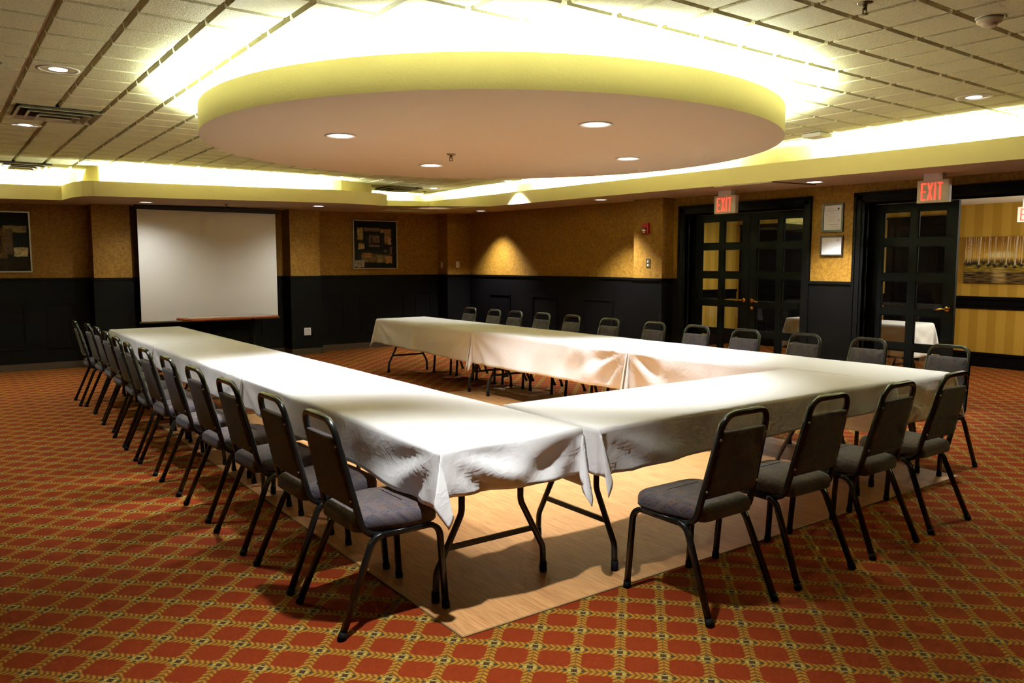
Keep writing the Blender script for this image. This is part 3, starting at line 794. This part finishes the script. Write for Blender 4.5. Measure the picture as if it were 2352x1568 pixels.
def halldoor(name,y0,y1):
    mb=MB(); zt=2.10; w=.10
    mb.box(XH-.012,XH,y0,y1,0,zt)
    for a in ((y0,y0+w,0,zt+w),(y1-w,y1,0,zt+w),(y0+w,y1-w,zt,zt+w)): mb.box(XH-.04,XH-.012,*a); 
    mb.box(XH-.05,XH,y0-.01,y1+.01,zt+w,zt+w+.03)
    n=max(1,round((y1-y0-2*w)/.85)); L=(y1-y0-2*w)/n
    for k in range(n):
        ya=y0+w+k*L
        for z0,z1 in ((.25,.95),(1.1,1.95)):
            for a in ((ya+.12,ya+L-.12,z1-.02,z1),(ya+.12,ya+L-.12,z0,z0+.02),(ya+.12,ya+.14,z0,z1),(ya+L-.14,ya+L-.12,z0,z1)): mb.box(XH-.024,XH-.012,*a)
    return struct(mb,name,M['blackdoor'])
halldoor('door_4',3.02,4.04); halldoor('door_5',4.17,6.9)
# pale notice board at the corridor end
o=empty('poster_frame',(9.25,7.0,1.75)); tag(o,'pale framed poster at the end of the corridor, seen through the door glass','poster')
f=MB()
for q in ((-.42,.42,.53,.56),(-.42,.42,-.56,-.53),(-.42,-.39,-.53,.53),(.39,.42,-.53,.53)): f.box(q[0],q[1],-.03,0,q[2],q[3])
f.build('frame',M['frameblack'],o); MB().box(-.39,.39,-.015,-.002,-.53,.53).build('print',plain('pale_print',(.5,.54,.55),.4),o)

# ------------------------------------------------------------------ table linen
def make_cloth(name, x0,x1,y0,y1,H, dr, corner, seed, label, sx=(0,0), foldamp=1.0):
    """dr: overhang {'x-':(at y0,at y1),'x+':..,'y-':(at x0,at x1),'y+':..}; corner lobes {('x-','y-'):(dirx,diry,k)}"""
    rnd=random.Random(seed)
    nx=max(10,int((x1-x0)/.045)); ny=max(10,int((y1-y0)/.045)); K=14
    su=[-(1-i/K) for i in range(K)]; so=[(i+1)/K for i in range(K)]
    U=[('o-',s) for s in su]+[('i',i/nx) for i in range(nx+1)]+[('o+',s) for s in so]
    V=[('o-',s) for s in su]+[('i',i/ny) for i in range(ny+1)]+[('o+',s) for s in so]
    ph={}
    def folds(side, along, L, v):
        if side not in ph: ph[side]=[(rnd.uniform(0,6.28),rnd.uniform(.7,1.3),rnd.uniform(9,15)) for _ in range(4)]+[[(rnd.uniform(.1,.9)*L,rnd.uniform(.05,.12),rnd.uniform(-.5,.5),rnd.uniform(.4,1.0)) for _ in range(max(2,int(L*2.2)))]]
        P=ph[side]; F=0.0
        for e,(p,a,n) in ((along,P[0]),(L-along,P[1])):
            al=atan2(v,max(e,0)+.02); R=hypot(e,v)
            F+=.017*a*sin(n*al+p)*min(1,v/.16)*exp(-e/.55)*min(1,max(0,e-.015)/.16)
        F+=.006*sin(along*5.1+P[2][0])*v/.25+.005*sin(along*11.3+P[3][0]+v*3)*v/.25
        if side in flat and flat[side][0]<=along<=flat[side][1]: return -9
        for c,w,sl,a in P[4]:
            dd=(along-c-sl*v)/w; F+=.016*a*exp(-dd*dd)*min(1,v/.15)
        return F*foldamp
    R0=.016
    tight=dr.get('tight',()); flat=dr.get('flat',{})
    def drop(v,sd=''):     # rounded edge: (outward, down) after travelling v over the edge
        q=.008 if sd in tight else R0
        if v<q*pi/2: a=v/q; return q*sin(a), q*(1-cos(a))
        return q, q+(v-q*pi/2)
    verts=[]; 
    for (kv,b) in V:
        for (ku,a) in U:
            fx=min(max(a,0),1) if ku=='i' else (0 if ku=='o-' else 1)
            fy=min(max(b,0),1) if kv=='i' else (0 if kv=='o-' else 1)
            bx=x0+(x1-x0)*fx; by=y0+(y1-y0)*fy
            if ku=='i' and kv=='i':
                z=H+.0012*sin(bx*9+seed)*sin(by*7+seed*2); verts.append((bx,by,z)); continue
            px=py=0
            if ku!='i':
                d=dr['x-' if ku=='o-' else 'x+']; px=abs(a)*(d[0]+(d[1]-d[0])*fy)
            if kv!='i':
                d=dr['y-' if kv=='o-' else 'y+']; py=abs(b)*(d[0]+(d[1]-d[0])*fx)
            ex=-1 if ku=='o-' else 1; ey=-1 if kv=='o-' else 1
            if kv=='i' or py==0:
                side='x'+('-' if ex<0 else '+'); o,dn=drop(px,side)
                off=o if side in tight else o+.03*dn+folds(side,(by-y0),(y1-y0),dn)*dr.get('f'+side,1.0); off=max(off,.006) if off>-1 else .006
                verts.append((bx+ex*off,by,H-dn)); continue
            if ku=='i' or px==0:
                side='y'+('-' if ey<0 else '+'); o,dn=drop(py,side)
                off=o if side in tight else o+.03*dn+folds(side,(bx-x0),(x1-x0),dn)*dr.get('f'+side,1.0); off=max(off,.006) if off>-1 else .006
                verts.append((bx,by+ey*off,H-dn)); continue
            r=hypot(px,py); th=atan2(py,px)
            s1='x'+('-' if ex<0 else '+'); s2='y'+('-' if ey<0 else '+'); o1,dn1=drop(r,s1); o2,dn2=drop(r,s2); dn=dn1*cos(th)**2+dn2*sin(th)**2
            oa=o1 if s1 in tight else max(o1+.03*dn+folds(s1,0 if ey<0 else (y1-y0),(y1-y0),dn)*dr.get('f'+s1,1.0),.006)
            ob=o2 if s2 in tight else max(o2+.03*dn+folds(s2,0 if ex<0 else (x1-x0),(x1-x0),dn)*dr.get('f'+s2,1.0),.006)
            cxd,cyd,k,sw=corner.get((s1,s2),(ex*.7,ey*.7,.22,.10))
            L=k*dn*sin(2*th)**1.0; Sw=sw*dn*sin(4*th)
            hx=ex*oa*cos(th)**2+cxd*L-cyd*Sw; hy=ey*ob*sin(th)**2+cyd*L+cxd*Sw
            if s2 in tight: hy=ey*ob*sin(th)**2-ey*abs(Sw)*.8
            if s1 in tight: hx=ex*oa*cos(th)**2-ex*abs(Sw)*.8
            hh=hypot(hx,hy); z=dn if dn<.03 else sqrt(max(dn*dn-min(hh,dn*.6)**2*.6,1e-6))
            verts.append((bx+hx,by+hy,H-z))
    W=len(U); fs=[(j*W+i,j*W+i+1,(j+1)*W+i+1,(j+1)*W+i) for j in range(len(V)-1) for i in range(W-1)]
    verts=[(p[0]-x0,p[1]-y0,p[2]-H) for p in verts]
    mb=MB().add(verts,fs,0,True)
    ob=mb.build(name,M['cloth'],loc=(x0,y0,H),fix=False)
    ob.modifiers.new('thickness','SOLIDIFY').thickness=-.0018
    tag(ob,label,'tablecloth')
    return ob

def table_parts(o, L, Wd, z, ins=(.175,.175)):
    """folding table centred on the empty, long side along local Y"""
    MB().box(-Wd/2,Wd/2,-L/2,L/2,z-.028,z,0,.006).build('tabletop',M['tabletop'],o)
    for sy in (-1,1):
        y=sy*(L/2-ins[0 if sy<0 else 1])
        for sx in (-1,1):
            p=fillet([(sx*.165,y,z-.029),(sx*.165,y,.385),(sx*.300,y,.135),(sx*.305,y,.004)],[.09,.09],6)
            lg=MB().tube(p,circ(.0150,12)).build('leg',M['legmetal'],o)
            MB().lathe([(.0175,.0),(.0185,.01),(.0175,.050)],14,(sx*.305,y,.0045)).build('foot_cap',M['rubber'],lg)
        MB().box(-.245,.245,y-.006,y+.006,.225,.250).build('crossbar',M['legmetal'],o)
        MB().tube([(0,y,.6),(0,y-sy*.35,z-.03)],circ(.007,8)).build('folding_brace',M['legmetal'],o)
        MB().tube([(-.165,y,.6),(.165,y,.6)],circ(.010,8)).build('upper_bar',M['legmetal'],o)

ZT=.741
XR=3.325
tabs=[('a',0,.762,0,2.530),('b',0,.762,2.556,5.150),('c',0,.762,5.178,7.41),('f',.796,XR-.02,-.083,.660),('r1',XR,4.083,-.137,2.282),('r2',XR,4.083,2.308,4.810),('r3',XR,4.083,4.836,7.239)]
tl={'a':'grey folding table at the near end of the row away from the doors','b':'grey folding table in the middle of the row away from the doors','c':'grey folding table at the screen end of the row away from the doors',
    'f':'grey folding table joining the two long rows, nearest the camera','r1':'grey folding table at the near end of the row before the doors','r2':'grey folding table in the middle of the row before the doors','r3':'grey folding table at the far end of the row before the doors'}
for k,x0,x1,y0,y1 in tabs:
    if k=='f':
        o=empty('folding_table',((x0+x1)/2,(y0+y1)/2,0),pi/2); table_parts(o,x1-x0-.012,y1-y0-.012,ZT+.002)
    else:
        o=empty('folding_table',((x0+x1)/2,(y0+y1)/2,0)); table_parts(o,y1-y0-.012,x1-x0-.012,ZT,{'a':(.175,.27),'b':(.175,.25)}.get(k,(.175,.175)))
    tag(o,tl[k],'table','cloth-covered folding tables')
HC=ZT+.004
SE={'fy-':.12,'fy+':.12}
make_cloth('tablecloth',0,.762,0,2.530,HC,{'x-':(.262,.20),'x+':(.29,.22),'y-':(.215,.235),'y+':(.13,.13),'tight':('y+','x+')},{('x-','y-'):(-.28,-.96,.20,.22),('x+','y-'):(.25,-.97,.26,-.18),('x-','y+'):(-1,0,.18,.08),('x+','y+'):(1,0,.12,.05)},3,'white tablecloth with the drooping corner nearest the camera',foldamp=1.25)
make_cloth('tablecloth',0,.762,2.556,5.150,HC,{'x-':(.22,.21),'x+':(.22,.22),'y-':(.13,.13),'y+':(.13,.13),'tight':('y+','y-')},{('x-','y-'):(-1,0,.24,.12),('x+','y-'):(1,0,.12,.05),('x-','y+'):(-1,0,.2,.08),('x+','y+'):(1,0,.12,.05)},5,'white tablecloth on the middle table of the row away from the doors')
make_cloth('tablecloth',0,.762,5.178,7.41,HC,{'x-':(.21,.22),'x+':(.22,.22),'y-':(.13,.13),'y+':(.22,.22),'tight':('y-',)},{('x-','y-'):(-1,0,.2,.08),('x+','y-'):(1,0,.12,.05)},9,'white tablecloth on the end table nearest the projection screen')
make_cloth('tablecloth',.796,XR-.02,-.083,.660,HC+.004,{'x-':(.23,.2),'x+':(.25,.2),'y-':(.235,.185),'y+':(.2,.2),'tight':('x-','x+')},{('x-','y-'):(.15,-1,.20,.18),('x+','y-'):(0,-1,.12,.05),('x-','y+'):(0,1,.1,.05),('x+','y+'):(0,1,.1,.05)},12,'white tablecloth on the short front table joining both rows')
make_cloth('tablecloth',XR,4.083,-.137,2.282,HC,{'x-':(.37,.37),'x+':(.2,.2),'y-':(.29,.29),'y+':(.3,.2),'flat':{'x-':(-1,.95)},'tight':('y+',)},{('x-','y+'):(-1,0,.16,.10),('x+','y+'):(1,0,.12,.05)},15,'white tablecloth on the near table of the row before the doors')
make_cloth('tablecloth',XR,4.083,2.308,4.810,HC,{'x-':(.375,.385),'x+':(.2,.2),'y-':(.3,.2),'y+':(.28,.2),'tight':('y-','y+')},{('x-','y-'):(-1,0,.16,.10),('x+','y-'):(1,0,.12,.05),('x-','y+'):(-1,0,.18,.1),('x+','y+'):(1,0,.12,.05)},21,'white tablecloth on the middle table of the row before the doors',foldamp=1.15)
make_cloth('tablecloth',XR,4.083,4.836,7.239,HC,{'x-':(.38,.335),'x+':(.2,.2),'y-':(.28,.2),'y+':(.30,.25),'tight':('y-',)},{('x-','y-'):(-1,0,.16,.10),('x+','y-'):(1,0,.12,.05)},33,'white tablecloth on the far table of the row before the doors')
# corridor table
make_cloth('tablecloth',8.02,8.66,2.25,3.95,.752,{'x-':(.40,.40),'x+':(.3,.3),'y-':(.42,.42),'y+':(.3,.3)},{},41,'white tablecloth on the table out in the corridor, behind the door glass')
o=empty('folding_table',(8.34,3.10,0)); table_parts(o,1.67,.62,.747); tag(o,'grey folding table out in the corridor under a white cloth','table')

# ------------------------------------------------------------------ banquet chair
def make_chair():
    o=empty('banquet_chair')
    W=.024; pr=sqprof(W,.22)
    # seat
    def outl(ins,ext=0): 
        return rpoly([(-.163+ins,-.158+ins),(.163-ins,-.158+ins),(.212-ins,.06),(.205-ins,.236-ins),(-.205+ins,.236-ins),(-.212+ins,.06)],[max(.008,q-ins*.42) for q in (.04,.04,.20,.075,.075,.20)],5)
    rings=[]
    for ins,z in ((.020,.402),(.006,.404),(.0,.412),(.0,.446),(.006,.462),(.020,.473),(.055,.481),(.085,.4845),(.115,.486)):
        rings.append([(x,y,z-.006*max(0,y-.1)/.13) for x,y in outl(ins)])
    MB().loft(rings).build('seat',M['seatfab'],o)
    # back pad
    y_at=lambda z: -.128-(z-.42)*.235
    hw=lambda z: .176-(z-.42)*.070   # half distance between the upright centres
    za,zb=.508,.806
    def bring(ins,t):
        pts=rpoly([(-(hw(za)-.004-ins),za+ins),(hw(za)-.004-ins,za+ins),(hw(zb)-.004-ins,zb-ins),(-(hw(zb)-.004-ins),zb-ins)],[.012,.012,.014,.014],4)
        return [(x,y_at(z)+t,z) for x,z in pts]
    MB().loft([bring(.016,-.017),bring(.005,-.016),bring(.0,-.010),bring(.0,.012),bring(.006,.020),bring(.022,.026),bring(.06,.030),bring(.10,.031)]).build('backrest',M['backfab'],o)
    # back frame
    zt=.884
    P=[(-.168,.03,.391),(-.178,-.118,.386),(-hw(zt),y_at(zt),zt),(hw(zt),y_at(zt),zt),(.178,-.118,.386),(.168,.03,.391)]
    bf=MB().tube(fillet(P,[.075,.070,.070,.075],7),pr,up=(1,0,0)).build('back_frame',M['tube'],o)
    for s in (-1,1):
        for z in (.545,.775): MB().lathe([(0,-.0075),(.005,-.006),(.0065,0)],10,(s*(hw(z)),y_at(z)-.0115,z),'Y').build('screw',M['steel'],bf)
        full=fillet([(s*.212,.248,.010),(s*.203,.222,.392),(s*.192,-.085,.386),(s*.219,-.246,.010)],[.062,.062],7)
        i1=8; i2=9      # end of front bend, start of rear bend
        f=full[:i1+1]; m_=[full[i1],full[i2]]; r=full[i2:]
        for nm,pp in (('leg',f),('leg',r)):
            lg=MB().tube(pp,pr,up=(1,0,0)).build(nm,M['tube'],o)
            e=pp[0] if nm=='leg' and pp is f else pp[-1]; e2=pp[1] if pp is f else pp[-2]
            dirv=(Vector(e2)-Vector(e)).normalized()
            MB().tube([Vector(e)-dirv*.0095,Vector(e)+dirv*.022],sqprof(W+.005,.3),up=(1,0,0)).build('foot_glide',M['rubber'],lg)
        MB().tube(m_,pr,up=(1,0,0)).build('side_rail',M['tube'],o)
    for y in (.17,-.02): MB().box(-.19,.19,y-.012,y+.012,.386,.402).build('seat_crossbar',M['tube'],o)
    return o
C0=make_chair(); index_children()
def place(i, x, y, rz, label, group):
    o=C0 if i==0 else dup(C0,(x,y,0),rz)
    o.location=(x,y,0); o.rotation_euler.z=rz
    tag(o,label,'chair',group)
ordn=['first','second','third','fourth','fifth','sixth','seventh','eighth','ninth','tenth','eleventh','twelfth']
rj=random.Random(5)
LX=[(-.412,.317),(-.418,.872),(-.435,1.500),(-.438,2.140),(-.441,2.790),(-.452,3.425),(-.462,3.955),(-.445,4.520),(-.418,5.200),(-.395,5.830),(-.395,6.370),(-.440,6.880)]
k=0
for i,(x,y) in enumerate(LX):
    place(k,x+.247,y,-pi/2+radians(rj.uniform(-2,2)),f'purple-grey banquet chair, {ordn[i]} from the camera in the row away from the doors','chairs along the row away from the doors'); k+=1
for i,(x,yy) in enumerate(((1.097,-.445),(1.725,-.443),(2.36,-.437),(2.985,-.422))):
    place(k,x,yy,radians(rj.uniform(-1.5,1.5)),f'purple-grey banquet chair, {ordn[i]} along the front table from the drooping cloth corner','chairs along the front table'); k+=1
RX=[(4.545,.110),(4.585,.770),(4.545,1.335),(4.52,1.935),(4.52,2.530),(4.525,3.120),(4.525,3.800),(4.56,4.500),(4.545,5.050),(4.50,5.570),(4.47,6.010),(4.48,6.610)]
for i,(x,y) in enumerate(RX):
    place(k,x-.247,y,pi/2+radians(rj.uniform(-2,2)),f'purple-grey banquet chair, {ordn[i]} from the camera in the row before the doors','chairs along the row before the doors'); k+=1

# ------------------------------------------------------------------ world, camera, view
w=bpy.data.worlds.new('World'); scene.world=w; w.use_nodes=True
w.node_tree.nodes['Background'].inputs[0].default_value=(.9,.85,.75,1); w.node_tree.nodes['Background'].inputs[1].default_value=0.0
cam=bpy.data.cameras.new('camera'); co=bpy.data.objects.new('camera',cam); COL.objects.link(co)
cam.sensor_width=36; cam.lens=1828.4/2352*36; cam.clip_start=.05
co.location=(-1.660,-2.777,1.501); co.rotation_euler=(pi/2-.0970,0,-.630)
scene.camera=co
scene.view_settings.view_transform='Standard'; scene.view_settings.look='None'; scene.view_settings.gamma=1; scene.view_settings.use_curve_mapping=False
scene.view_settings.exposure=0.25
scene.cycles.use_denoising=True
scene.cycles.max_bounces=4; scene.cycles.diffuse_bounces=4; scene.cycles.glossy_bounces=2; scene.cycles.transmission_bounces=2; scene.cycles.transparent_max_bounces=10
scene.cycles.caustics_reflective=False; scene.cycles.caustics_refractive=False
scene.cycles.use_adaptive_sampling=True; scene.cycles.adaptive_threshold=.12; scene.cycles.adaptive_min_samples=16
scene.cycles.sample_clamp_indirect=6
